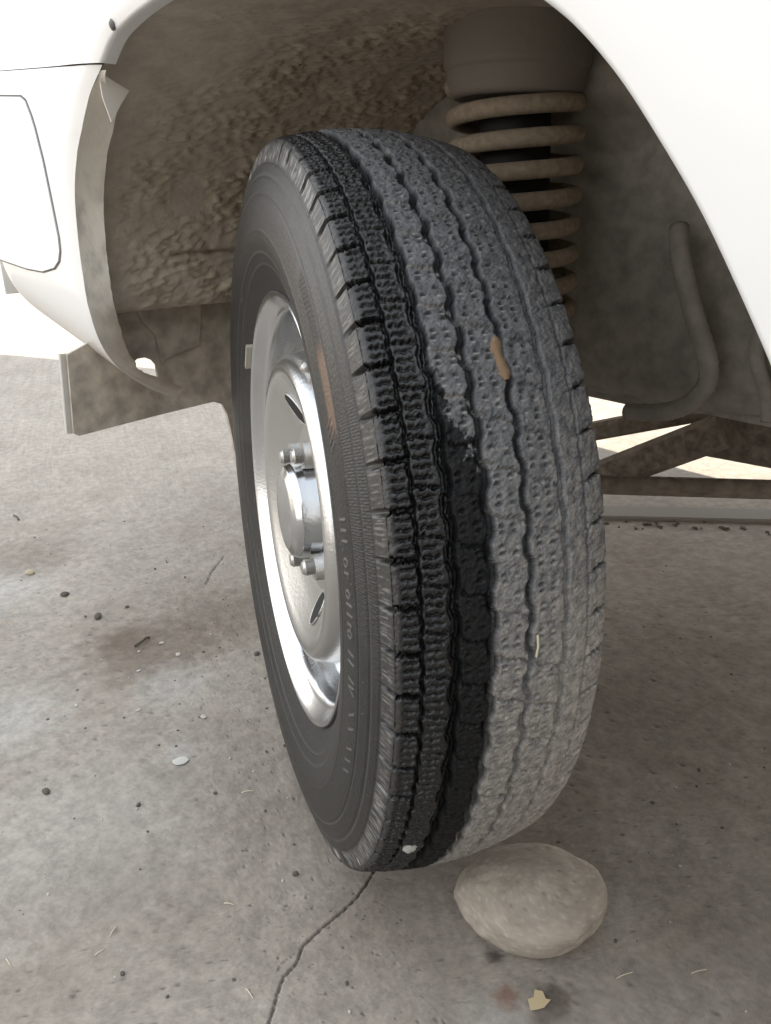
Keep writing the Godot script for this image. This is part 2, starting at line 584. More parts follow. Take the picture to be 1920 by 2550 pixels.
	# splash panel below and inside the bumper, with a hole in it
	var panel := PackedVector2Array([Vector2(0.116, 0.460), Vector2(0.124, 0.358), Vector2(0.118, 0.354), Vector2(0.0, 0.360), Vector2(-0.055, 0.362), Vector2(-0.085, 0.363), Vector2(-0.100, 0.357), Vector2(-0.108, 0.338), Vector2(-0.113, 0.30), Vector2(-0.118, 0.25), Vector2(-0.22, 0.25), Vector2(-0.22, 0.62), Vector2(-0.02, 0.62), Vector2(0.04, 0.60), Vector2(0.06, 0.50), Vector2(0.09, 0.47)])
	var hole := PackedVector2Array([Vector2(0.030, 0.438), Vector2(0.024, 0.442), Vector2(0.013, 0.442), Vector2(0.003, 0.437), Vector2(-0.002, 0.430), Vector2(-0.003, 0.411), Vector2(0.010, 0.412), Vector2(0.024, 0.418)])
	var sp := obj("splash_panel", plate(panel, Vector3(-0.42, 0, 0), Vector3(0, 0, 1), Vector3.UP, 0.005, [hole]), M.splash, car)
	obj("splash_panel_edge", box_between(Vector3(-0.4275, 0.460, 0.1165), Vector3(-0.4275, 0.357, 0.1245), 0.013, 0.006), mat(lin(0.55, 0.53, 0.48), 0.6), sp)
	var raised := PackedVector2Array([Vector2(0.019, 0.505), Vector2(-0.078, 0.507), Vector2(-0.074, 0.48), Vector2(-0.068, 0.450), Vector2(-0.012, 0.437), Vector2(-0.008, 0.430), Vector2(-0.004, 0.47), Vector2(0.012, 0.49)])
	obj("raised_patch", plate(raised, Vector3(-0.4155, 0, 0), Vector3(0, 0, 1), Vector3.UP, 0.005), M.splash, sp)
	# unseen shell, sized to shade the ground: flat nose, roof, far side, rear, floor
	var wt := 0.03
	for s in [["side_panel", Vector3(0.12, 1.58, 0.075), Vector3(1.8, 0.84, wt)], ["rear_side_panel", Vector3(2.11, 1.225, 0.075), Vector3(2.19, 1.55, wt)], ["nose_panel", Vector3(-0.765, 1.25, -0.76), Vector3(wt, 1.5, 1.66)], ["roof", Vector3(1.21, 2.015, -0.76), Vector3(3.98, wt, 1.70)], ["far_side_panel", Vector3(1.21, 1.235, -1.60), Vector3(3.92, 1.53, wt)], ["tail_panel", Vector3(3.19, 1.235, -0.76), Vector3(wt, 1.53, 1.64)]]:
		var b := BoxMesh.new()
		b.size = s[2]
		var o := obj(s[0], b, M.paint, car)
		o.position = s[1]
	# unseen wall, out of view, placed to keep the right side dim
	var wl := BoxMesh.new()
	wl.size = Vector3(0.25, 2.5, 5.0)
	var wo := obj("unseen_wall", wl, mat(lin(0.30, 0.28, 0.25), 0.9))
	wo.transform = Transform3D(car.basis, car.basis * Vector3(2.2, 1.25, 2.75))
	tag(wo, "unseen plain wall out of view that dims the right side", "", "", "structure")
	var fl := BoxMesh.new()
	fl.size = Vector3(2.68, 0.04, 1.62)
	obj("floor_pan", fl, M.under, car).position = Vector3(1.84, 0.56, -0.76)
	var f2 := BoxMesh.new()
	f2.size = Vector3(1.24, 0.04, 0.84)
	obj("front_floor_pan", f2, M.under, car).position = Vector3(-0.12, 0.70, -0.82)
	var fr := BoxMesh.new()
	fr.size = Vector3(1.3, 0.9, 0.03)
	obj("bulkhead", fr, M.under, car).position = Vector3(-0.1, 1.25, -0.42)

# ------------------------------------------------------------------ inside the arch
func arch() -> void:
	# liner: follows the arch a little outside it and runs inward to the inner wall
	var pts := PackedVector2Array()
	pts.append(Vector2(-0.412, 0.508))
	pts.append(Vector2(-0.385, 0.512))
	for i in range(bump_pts.size() - 7, -1, -1):
		pts.append(bump_pts[i] + Vector2(-0.022, 0.004))
	for i in range(1, arch_pts.size()):
		var q := arch_pts[i]
		pts.append(q + (q - Vector2(0.0, 0.42)).normalized() * 0.010)
	var na := 420
	var nz := 110
	var c := resample(pts, na)
	var z0 := 0.095
	var z1 := -0.40
	var rough := func(a: Vector2, z: float) -> float:
		var t := step(0.065, 0.02, z + 0.02 * n1.get_noise_2d(a.y * 9.0, z * 9.0)) * step(0.0, -0.12, a.x)
		t *= step(0.47, 0.53, a.y) * (1.0 - 0.75 * step(0.70, 0.78, a.y + 0.8 * (z + 0.02)))
		var smooth1 := 1.0 - step(0.022, 0.030, Vector2(a.y - 0.644, z + 0.046).length())
		t *= 0.45 + 0.55 * step(-0.35, 0.15, n1.get_noise_2d(a.y * 11.0 + 20.0, z * 11.0))
		return t * (1.0 - smooth1)
	var pos := func(i: int, j: int):
		var a := c[i]
		var k := float(j) / (nz - 1)
		var z := lerpf(z0, z1, k)
		var nrm := (Vector2(0.02, 0.45) - a).normalized()
		var rr: float = rough.call(a, z)
		var u := i * 0.0045
		var lump := n1.get_noise_2d(u * 42.0, z * 42.0) * 0.5 + n2.get_noise_2d(u * 95.0, z * 95.0 + 4.0) * 0.5
		var e := 0.0105 * rr * maxf(lump + 0.15, -0.1) + 0.003 * n4.get_noise_2d(u * 6.0, z * 6.0)
		var seam := (1.0 - step(0.001, 0.0035, absf(a.y - 0.574 - 0.002 * lump))) * step(-0.01, -0.03, z) * step(-0.1, -0.25, a.x)
		e -= 0.008 * seam
		return Vector3(a.x + nrm.x * e, a.y + nrm.y * e, z)
	var col := func(i: int, j: int):
		var a := c[i]
		var z := lerpf(z0, z1, float(j) / (nz - 1))
		var u := i * 0.0045
		var rr: float = rough.call(a, z)
		var b := Color(0.51, 0.455, 0.385).lerp(Color(0.55, 0.475, 0.38), rr)
		b = b * (1.0 + 0.22 * n1.get_noise_2d(u * 20.0, z * 20.0) + (0.08 + 0.15 * rr) * n2.get_noise_2d(u * 80.0, z * 80.0))
		return Color(b.r, b.g, b.b)
	var liner := obj("wheel_arch_liner", grid(na, nz, pos, false, false, col), M.liner, car)
	tag(liner, "arch liner crusted with brown underseal and dried mud")
	# inner wall of the arch, with a bulge for the strut tower
	var nX := 90
	var nY := 60
	var wallp := func(i: int, j: int):
		var x := lerpf(-0.44, 0.52, i / (nX - 1.0))
		var y := lerpf(0.395 + 0.03 * step(0.1, 0.3, x) , 0.90, j / (nY - 1.0))
		var z := -0.385
		z += 0.06 * step(-0.20, -0.14, x) * (1.0 - step(0.07, 0.14, x)) * step(0.70, 0.76, y)
		z += 0.03 * step(0.26, 0.36, x)
		z -= 0.02 * (1.0 - step(0.40, 0.43, y))
		return Vector3(x, y, z + 0.002 * n1.get_noise_2d(x * 12.0, y * 12.0))
	obj("inner_wing", grid(nX, nY, wallp, false), M.inner, car)
	var ribp := smooth_path([Vector3(-0.30, 0.90, -0.345), Vector3(-0.235, 0.845, -0.345), Vector3(-0.178, 0.787, -0.345), Vector3(-0.15, 0.755, -0.345), Vector3(-0.14, 0.70, -0.35)], 8)
	obj("panel_ridge", tube(ribp, 0.016, 10), M.inner, car)
	var rib2 := smooth_path([Vector3(0.262, 0.42, -0.36), Vector3(0.255, 0.45, -0.36), Vector3(0.238, 0.485, -0.36), Vector3(0.235, 0.51, -0.365), Vector3(0.25, 0.53, -0.37)], 8)
	obj("panel_ridge", tube(rib2, 0.008, 8), M.inner, car)
	var hose := smooth_path([Vector3(0.135, 0.615, -0.35), Vector3(0.150, 0.591, -0.33), Vector3(0.165, 0.566, -0.32), Vector3(0.181, 0.529, -0.32), Vector3(0.198, 0.492, -0.325), Vector3(0.203, 0.463, -0.33), Vector3(0.193, 0.440, -0.33), Vector3(0.172, 0.423, -0.335), Vector3(0.145, 0.412, -0.34), Vector3(0.10, 0.402, -0.35)], 8)
	obj("hose", tube(hose, 0.0105, 12, 0.05), M.inner, car)
	var lower := BoxMesh.new()
	lower.size = Vector3(0.96, 0.02, 0.06)
	obj("inner_wing_flange", lower, M.inner, car).position = Vector3(0.04, 0.415, -0.43)

# ------------------------------------------------------------------ suspension
func suspension() -> void:
	var ax := Vector3(-0.040, 0.0, -0.285)
	var lean := Vector3(-0.06, 1.0, 0.02).normalized()
	var at := func(y: float) -> Vector3:
		return ax + lean * (y - 0.65)+ Vector3(0, 0.65, 0)
	var turns := 9.0
	var pts := PackedVector3Array()
	var n := int(turns * 40)
	for i in n + 1:
		var t := float(i) / n
		var y := lerpf(0.758, 0.758 - turns * 0.0315, t)
		var a := TAU_ * turns * t + 2.2
		var r := 0.069 - 0.004 * t
		pts.append(at.call(y) + Vector3(cos(a) * r, 0, sin(a) * r))
	obj("coil_spring", tube(pts, 0.0096, 12), M.coil, car)
	obj("damper", rod(at.call(0.40), at.call(0.75), 0.040, 24), M.black, car)
	var cap := PackedVector2Array([Vector2(0.0, 0.001), Vector2(0.0, 0.066), Vector2(0.003, 0.072), Vector2(0.010, 0.075), Vector2(0.026, 0.077), Vector2(0.029, 0.080), Vector2(0.033, 0.081), Vector2(0.050, 0.081), Vector2(0.075, 0.083), Vector2(0.12, 0.088), Vector2(0.20, 0.095), Vector2(0.20, 0.001)])
	var cm := lathe(cap, 48, false, 0.003)
	var o := obj("spring_seat", cm, M.seat, car)
	o.position = at.call(0.745)
	o.rotation.z = PI / 2.0
	# arms, track rod and cross member below
	obj("control_arm", box_between(Vector3(-0.25, 0.225, -0.545), Vector3(0.30, 0.435, -0.64), 0.028, 0.035), M.under, car)
	obj("control_arm", box_between(Vector3(-0.17, 0.145, -0.55), Vector3(0.14, 0.345, -0.56), 0.050, 0.04), M.under, car)
	obj("track_rod", rod(Vector3(-0.15, 0.252, -0.32), Vector3(0.60, 0.250, -1.0), 0.0145), M.under, car)
	obj("cross_member", box_between(Vector3(0.085, 0.345, -0.62), Vector3(0.62, 0.375, -0.62), 0.115, 0.08), M.under, car)
	obj("cross_member", box_between(Vector3(0.10, 0.50, -0.70), Vector3(0.62, 0.50, -0.70), 0.10, 0.08), M.under, car)
	obj("steering_knuckle", rod(Vector3(0.0, 0.30, -0.30), Vector3(0.0, 0.35, -0.05), 0.05, 20), M.under, car)

# ------------------------------------------------------------------ wheel
var prof := PackedVector2Array([Vector2(-0.066, 0.207), Vector2(-0.074, 0.222), Vector2(-0.083, 0.242), Vector2(-0.0885, 0.262), Vector2(-0.0885, 0.278), Vector2(-0.0868, 0.294), Vector2(-0.0835, 0.309), Vector2(-0.0795, 0.322), Vector2(-0.0765, 0.331), Vector2(-0.074, 0.338), Vector2(-0.068, 0.3415), Vector2(-0.045, 0.3465), Vector2(-0.02, 0.3495), Vector2(0, 0.35), Vector2(0.02, 0.3495), Vector2(0.045, 0.3465), Vector2(0.068, 0.3415), Vector2(0.074, 0.338), Vector2(0.0765, 0.331), Vector2(0.0795, 0.322), Vector2(0.0835, 0.309), Vector2(0.0868, 0.294), Vector2(0.0885, 0.278), Vector2(0.0885, 0.262), Vector2(0.083, 0.242), Vector2(0.074, 0.222), Vector2(0.066, 0.207)])

func tri(t: float) -> float:   # triangle wave, period 1, from -1 to 1
	var f := t - floorf(t)
	return 4.0 * absf(f - 0.5) - 1.0

func cut(d: float, w: float) -> float:   # 1 inside a groove of width w, soft walls
	return 1.0 - step(w * 0.5 - 0.35, w * 0.5 + 0.55, absf(d))

# depth in mm below the tread surface, and light dust that sits there: (depth, dust, groove)
func tread(phi: float, x: float) -> Vector3:
	var u := (phi - 1.7) / PITCH
	var k := floori(u)
	var fu := u - k
	var deg := 6.1           # mm per degree
	var d := 0.0
	var g := 0.0
	var light := 0.0
	var wob := n2.get_noise_2d(phi * 1.3, x * 0.25) * 0.7
	# circumferential grooves: centre, width, depth, zigzag
	var gx := x + wob * 0.6
	var zz := tri(u * 1.0)
	var zs := tri(u * 2.0 + 0.3)
	var a := 0.0
	if absf(x + 58.5) < 5.0:
		a = cut(gx + 58.5 + 0.8 * zs, 1.9)
		d = maxf(d, 4.0 * a); g = maxf(g, a)
	if absf(x + 38.0) < 8.0:
		var q := gx + 38.0 + 1.1 * clampf(zz * 2.5, -1, 1)
		a = cut(q, 6.4)
		d = maxf(d, (6.0 - 2.2 * cut(q - 0.6 + 0.4 * zs, 1.5)) * a); g = maxf(g, a)
	if absf(x + 13.5) < 8.0:
		var q := gx + 13.5 + 1.5 * clampf(zz * 3.0, -1, 1)
		a = cut(q, 5.4)
		d = maxf(d, (6.0 - 1.6 * cut(q - 0.5, 1.2)) * a); g = maxf(g, a)
	if absf(x - 12.5) < 8.0:
		var q := gx - 12.5 + 1.5 * clampf(zz * 3.0, -1, 1)
		a = cut(q, 4.6) * (0.55 + 0.45 * step(0.0, 8.0, phi))
		d = maxf(d, 5.4 * a); g = maxf(g, a)
	if absf(x - 39.5) < 8.0:
		var q := gx - 39.5 + 0.9 * zz
		a = cut(q, 4.6) * (0.55 + 0.2 * n1.get_noise_1d(phi * 0.4))
		d = maxf(d, (3.6 - 1.2 * cut(q + 0.3 * zs, 1.3)) * a); g = maxf(g, a * 0.6)
	if absf(x - 57.5) < 5.0:
		a = cut(gx - 57.5 + 0.6 * zs, 1.6) * 0.7
		d = maxf(d, 1.8 * a); g = maxf(g, a * 0.6)
	# cross slots
	var ww := wob * 0.10
	if x < -58.0:
		a = cut((wrapf(fu + ww, -0.5, 0.5)) * PITCH * deg, 3.5) * step(-84.0, -77.0, x)
		d = maxf(d, 6.0 * a); g = maxf(g, a)
		if x > -70.5 and x < -60.0:
			var f4 := wrapf(fu * 5.0 + 0.08 * tri(x * 0.19 + hash1(k, 1)) + 0.16 * n2.get_noise_2d(phi * 0.9, x * 0.35), -0.5, 0.5)
			if fu > 0.12 and fu < 0.9:
				a = cut(f4 * PITCH * deg / 5.0, 1.7) * step(-70.5, -69.0, x) * step(-60.0, -61.5, x) * (0.55 + 0.45 * hash1(k, int(fu * 5.0)))
				d = maxf(d, 2.8 * a); g = maxf(g, a)
	elif x < -41.0:
		var f := wrapf(fu - 0.42 + 0.004 * (x + 50.0) + ww, -0.5, 0.5)
		a = cut(f * PITCH * deg, 1.8)
		d = maxf(d, 3.2 * a); g = maxf(g, a)
		var fr := fposmod(fu - 0.42, 1.0)
		if fr > 0.12 and fr < 0.9 and x > -56.5 and x < -44.0:
			var f4 := wrapf(fr * 5.0 + 0.10 * tri(x * 0.16 + hash1(k, 2)) + 0.18 * n2.get_noise_2d(phi * 0.9, x * 0.35 + 8.0), -0.5, 0.5)
			a = cut(f4 * PITCH * deg / 5.0, 1.6) * step(-56.5, -55.0, x) * step(-44.0, -46.0, x) * (0.5 + 0.5 * hash1(k, 20 + int(fr * 5.0)))
			d = maxf(d, 2.8 * a); g = maxf(g, a)
	elif x > -35.0 and x < 38.0:
		var rib := 0 if x < -13.5 else 1 if x < 12.5 else 2
		var cx: float = [-25.0, -0.5, 25.5][rib]
		var off: float = [0.15, 0.62, 0.3][rib]
		var skew := 0.012 * (x - cx) + 0.05 * tri((x - cx) * 0.05 + 0.2)
		var f := wrapf(fu - off + skew + ww, -0.5, 0.5)
		var dep: float = [2.6, 2.4, 1.7][rib]
		var odd := hash1(k + (1 if fposmod(fu - off + skew, 1.0) < fu - off + skew else 0), 5 + rib)
		a = cut(f * PITCH * deg, 2.1) * (1.0 if odd > 0.25 else 0.5)
		d = maxf(d, dep * a)
		g = maxf(g, a * 0.35)
		light = maxf(light, a * (0.9 if rib == 0 and phi > 27.0 else 0.5 if rib == 1 and phi > 12.0 else 0.1))
		# pairs of dimples
		for sx in [-4.6, 4.2]:
			for sf in [0.30, 0.46, 0.72, 0.86]:
				var jx := (hash1(k * 7 + int(sf * 50.0), rib * 3 + int(sx)) - 0.5) * 1.6
				var du := wrapf(fu - off - sf, -0.5, 0.5) * PITCH * deg
				if absf(du) < 3.0 and absf(x - cx - sx) < 5.0:
					var e := Vector2((x - cx - sx - jx) * 0.55, du + 0.25 * absf(x - cx - sx - jx)).length()
					var hh := hash1(k * 13 + int(sf * 50.0), rib * 5 + int(sx) + 40)
					a = (1.0 - step(0.4, 1.3 + hh * 0.7, e)) * (0.25 if hh < 0.28 else 1.0)
					d = maxf(d, (1.2 + 1.2 * hh) * a); g = maxf(g, a * 0.5)
					light = maxf(light, (1.0 - step(0.3, 1.1, Vector2((x - cx - sx - jx) * 0.5, du + 1.9).length())) * (0.75 if hash1(k, int(sf * 77.0) + rib) > 0.35 else 0.1))
	elif x > 42.0:
		var f := wrapf(fu - 0.2 - 0.012 * (x - 60.0) + ww, -0.5, 0.5)
		a = cut(f * PITCH * deg, 3.0 if x > 62.0 else 1.4) * step(50.0, 58.0, x)
		d = maxf(d, (4.2 * step(60.0, 68.0, x) + 0.8) * a); g = maxf(g, a * 0.7)
		if x < 66.0:
			var f3 := wrapf(fu * 4.0 + 0.3 * tri(x * 0.13), -0.5, 0.5)
			a = cut(f3 * PITCH * deg / 4.0, 1.1) * (1.0 if hash1(k * 5 + int(fu * 4.0), int(x / 9.0)) > 0.45 else 0.0) * step(0.3, 0.0, absf(fposmod(x, 9.0) - 4.5) / 9.0)
			d = maxf(d, 1.0 * a); g = maxf(g, a * 0.4)
	return Vector3(d, light, g)

func phis() -> PackedFloat32Array:
	var out := PackedFloat32Array()
	var a := -46.0
	while a < 106.0:
		out.append(a)
		a += 0.15
	a = 106.0
	while a < 313.5:
		out.append(a)
		a += 1.0
	return out

func tyre_colour(phi: float, x: float, t: Vector3, r: float) -> Color:
	# how dusty: fresh black on the outer ribs, dusty grey inward and downward
	var p2 := wrapf(phi, -180.0, 180.0)
	var wob := 2.5 * n1.get_noise_2d(phi * 0.35, x * 0.1) + 1.2 * n2.get_noise_2d(phi * 1.6, x * 0.4)
	var xb := lerpf(-13.5, -37.0, step(24.0, 36.0, p2 + wob * 2.0))
	xb = lerpf(xb, -42.0, step(66.0, 80.0, p2))
	var dusty := step(xb - 1.5, xb + 1.5, x + wob * 0.6)
	if p2 < -2.0:
		dusty = step(xb - 1.2 + (p2 + 2.0) * 0.10, xb + 1.2 + (p2 + 2.0) * 0.10, x + wob * 0.5)
	var amount := lerpf(0.108, 0.26, step(45.0, -25.0, p2))
	amount += 0.05 * step(10.0, 60.0, x) * step(70.0, 0.0, p2)
	amount *= 1.0 + 0.55 * n3.get_noise_2d(phi * 0.5, x * 0.11) + 0.5 * n2.get_noise_2d(phi * 3.1, x * 0.6)
	var dark := 0.009 * (1.0 + 0.5 * n3.get_noise_2d(phi * 0.8, x * 0.2))
	dark += 0.03 * step(0.35, 0.75, n2.get_noise_2d(phi * 4.0 + 50.0, x * 0.8))
	var v := lerpf(dark, amount, dusty)
	v *= lerpf(1.0, lerpf(0.5, 0.2, step(0.0, 30.0, p2)) if dusty > 0.5 else 0.5, t.z)  # grooves hold less dust and are darkened further in the colour
	v = lerpf(v, maxf(v, 0.34), t.y * 0.75 * dusty)
	var tint := Color(0.97, 1.0, 1.04).lerp(Color(1.06, 1.0, 0.92), step(0.08, 0.25, v))
	# grey, rubbed shoulder outside the black ribs
	if x < -69.0:
		var s := step(-69.5, -72.5, x + 0.8 * wob * 0.3)
		var sv := 0.036 * (1.0 + 0.5 * n3.get_noise_2d(phi * 0.9, r * 900.0)) * (1.0 - 0.75 * t.z)
		var streak := step(0.08, 0.38, n2.get_noise_2d(phi * 3.4 + r * 30.0, r * 26.0))
		var band := (step(50.0, 66.0, p2) + step(-10.0, -20.0, p2) + 0.5)
		sv += 0.22 * streak * minf(band, 1.2) * (1.0 - step(0.003, 0.008, absf(r - 0.3305)))
		v = lerpf(v, sv, s)
		tint = tint.lerp(Color(1.04, 1.0, 0.94), s)
	return Color(v * tint.r, v * tint.g, v * tint.b)

func wheel_parts() -> void:
	wheel = Node3D.new()
	wheel.name = "wheel"
	car.add_child(wheel)
	wheel.position = Vector3(0, TR, 0)
	wheel.basis = Basis(Vector3.UP, deg_to_rad(65.0)) * Basis(Vector3.BACK, deg_to_rad(-0.7))
	tag(wheel, "steered front wheel with a silver rim and worn tyre")
	var ph := phis()
	var np := ph.size()
	# evenly spaced columns across the tyre, from the left shoulder to the right one
	var total := 0.0
	var cum := PackedFloat32Array([0.0])
	for i in range(1, prof.size()):
		total += prof[i].distance_to(prof[i - 1])
		cum.append(total)
	var at := func(s: float) -> Vector4:   # x, r, and the outward normal (nx, nr)
		var i := 0
		while i < prof.size() - 2 and cum[i + 1] < s:
			i += 1
		var f := (s - cum[i]) / (cum[i + 1] - cum[i])
		var p := prof[i].cubic_interpolate(prof[i + 1], prof[maxi(i - 1, 0)], prof[mini(i + 2, prof.size() - 1)], f)
		var t0 := (prof[i + 1] - prof[maxi(i - 1, 0)]).normalized()
		var t1 := (prof[mini(i + 2, prof.size() - 1)] - prof[i]).normalized()
		var t := t0.lerp(t1, f).normalized()
		return Vector4(p.x, p.y, -t.y, t.x)
	# arc positions where ribs part (groove centres); first and last are the shoulders
	var s_l := cum[9] - 0.0005
	var s_r := cum[19]
	var cuts := [s_l]
	for xg in [-0.0585, -0.038, -0.0135, 0.0125, 0.0395]:
		var s := s_l
		while at.call(s).x < xg:
			s += 0.0002
		cuts.append(s)
	cuts.append(s_r)
	for rib in cuts.size() - 1:
		var w: float = cuts[rib + 1] - cuts[rib]
		var nc := int(ceil(w / 0.00092)) + 1
		var cols := []
		for j in nc:
			cols.append(at.call(cuts[rib] + w * j / (nc - 1)))
		var p := PackedVector3Array()
		var c := PackedColorArray()
		p.resize(np * nc)
		c.resize(np * nc)
		for i in np:
			var phi := ph[i]
			var sn := sin(deg_to_rad(phi))
			var cs := cos(deg_to_rad(phi))
			for j in nc:
				var q: Vector4 = cols[j]
				var x := q.x * 1000.0
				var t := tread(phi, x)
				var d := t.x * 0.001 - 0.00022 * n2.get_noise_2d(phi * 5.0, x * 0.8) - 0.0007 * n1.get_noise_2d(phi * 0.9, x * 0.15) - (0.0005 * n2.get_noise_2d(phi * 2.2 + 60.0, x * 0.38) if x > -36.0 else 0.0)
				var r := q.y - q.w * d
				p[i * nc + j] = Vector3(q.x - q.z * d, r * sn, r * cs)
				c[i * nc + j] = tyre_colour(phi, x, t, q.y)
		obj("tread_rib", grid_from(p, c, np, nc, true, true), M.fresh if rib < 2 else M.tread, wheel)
	# outer sidewall
	var ns := 116
	var scols := []
	for j in ns:
		scols.append(at.call(s_l * j / (ns - 1)))
	var sp := PackedVector3Array()
	var sc := PackedColorArray()
	sp.resize(np * ns)
	sc.resize(np * ns)
	for i in np:
		var phi := ph[i]
		var p2 := wrapf(phi, -180.0, 180.0)
		var sn := sin(deg_to_rad(phi))
		var cs := cos(deg_to_rad(phi))
		for j in ns:
			var q: Vector4 = scols[j]
			var r := q.y * 1000.0
			var h := 0.0
			var lite := 0.0
			h -= 0.9 * (1.0 - step(0.3, 1.0, absf(r - 297.6)))
			h -= 0.9 * (1.0 - step(0.3, 1.0, absf(r - 312.2)))
			h -= 0.9 * (1.0 - step(0.3, 1.0, absf(r - 323.0)))
			h += 0.5 * (1.0 - step(0.4, 1.2, absf(r - 249.0)))
			h += 0.6 * (1.0 - step(0.4, 1.2, absf(r - 239.0)))
			h += 0.4 * (1.0 - step(0.4, 1.2, absf(r - 268.0)))
			h += 0.35 * step(297.0, 299.0, r)
			var hs := (phi + 0.02 * r) * 2.6
			var hatch := 0.0
			if r > 299.0 and r < 311.0: hatch = step(2.0, 6.0, p2) * (1.0 - step(30.0, 36.0, p2))
			if r > 313.5 and r < 322.0: hatch = step(-1.0, 3.0, p2) * (1.0 - step(32.0, 38.0, p2))
			if r > 283.5 and r < 296.0: hatch = step(41.0, 44.0, p2) * (1.0 - step(56.0, 60.0, p2))
			if hatch > 0.0:
				var w := tri(hs)
				h += 0.45 * hatch * w
				lite += 0.05 * hatch * maxf(w, 0.0)
			for ring in [298.9, 313.5, 324.3, 249.0, 239.0]:
				lite += 0.03 * (1.0 - step(0.3, 1.0, absf(r - ring)))
			# raised marks in the lettering band
			var mk := marks(p2, r)
			h += 0.7 * mk
			lite += 0.075 * mk
			# shoulder slots run out into the sidewall
			if r > 318.0:
				var t := tread(phi, -77.0)
				h -= t.x * 0.8 * step(321.0, 333.0, r)
			var col := tyre_colour(phi, -80.0, Vector3.ZERO, q.y) if r > 320.0 else Color.BLACK
			var v := 0.016 * (1.0 + 0.35 * n3.get_noise_2d(phi * 0.25, r * 0.05) + 0.2 * n2.get_noise_2d(phi * 2.0, r * 0.3)) + lite
			v += 0.012 * step(30.0, 55.0, p2)
			v += 0.16 * step(0.66, 0.8, n2.get_noise_2d(phi * 6.0 + 9.0, r * 0.9))
			var b := Color(v * 1.02, v, v * 0.95)
			# patch of reddish mud on the bands
			var mud := step(31.0, 34.0, p2 + 2.0 * n2.get_noise_2d(phi, r * 0.2)) * (1.0 - step(43.0, 46.0, p2)) * step(283.0, 287.0, r) * (1.0 - step(295.0, 297.0, r))
			b = b.lerp(Color(0.17, 0.10, 0.065), 0.75 * mud)
			b = b.lerp(col, step(321.0, 324.0, r))
			var e := h * 0.001 + 0.00012 * n2.get_noise_2d(phi * 5.0, r * 0.8)
			var rr := q.y + q.w * e
			sp[i * ns + j] = Vector3(q.x + q.z * e, rr * sn, rr * cs)
			sc[i * ns + j] = b
	obj("sidewall", grid_from(sp, sc, np, ns, true, true), M.wall, wheel)
	# inner sidewall, plain
	var back := PackedVector2Array()
	for i in 30:
		var q: Vector4 = at.call(lerpf(s_r, total, i / 29.0))
		back.append(Vector2(q.x, q.y))
	obj("inner_sidewall", lathe(back, 160, true, 0.0), mat(lin(0.06, 0.058, 0.055), 0.8), wheel)
	rim()

# raised slanted bars and letter-like strokes on the sidewall, 0..1
var strokes := []
func marks(p2: float, r: float) -> float:
	if r < 274.0 or r > 293.0 or p2 < -26.0 or p2 > 36.5:
		return 0.0
	if strokes.is_empty():
		for i in 4:
			strokes.append([34.6 - i * 1.15, 289.5, 33.6 - i * 1.15, 281.5])
		var a := 21.0
		for ch in ["I", "I", "I", ".", "o", "r", " ", "(", "I", "I", "r", ")", " ", "I", "I", " ", "I", "v", " ", " ", "/", " ", "/", " ", " ", "/", " ", "/", " ", "/"]:
			var t := 290.0
			var b := 281.0
			if ch == "I": strokes.append([a, t, a, b])
			elif ch == ".": strokes.append([a, b, a + 0.2, b])
			elif ch == "r":
				strokes.append([a, t - 2.5, a, b])
				strokes.append([a, t - 3.0, a - 0.6, t - 3.5])
			elif ch == "o" or ch == "(" or ch == ")":
				for k in 8:
					var u0 := TAU_ * k / 8.0
					var u1 := TAU_ * (k + 1) / 8.0
					strokes.append([a + 0.55 * cos(u0), 284.5 + 3.5 * sin(u0), a + 0.55 * cos(u1), 284.5 + 3.5 * sin(u1)])
			elif ch == "v":
				strokes.append([a + 0.6, t, a, b])
				strokes.append([a, b, a - 0.6, t])
			elif ch == "/":
				strokes.append([a + 0.8, 292.0, a - 0.8, 284.0])
			a -= 1.45
	var best := 9.0
	for s in strokes:
		if absf(s[0] - p2) > 2.2:
			continue
		var A := Vector2(s[0] * 5.0, s[1])
		var B := Vector2(s[2] * 5.0, s[3])
		var P := Vector2(p2 * 5.0, r)
		best = minf(best, P.distance_to(Geometry2D.get_closest_point_to_segment(P, A, B)))
	return 1.0 - step(0.5, 1.2, best)

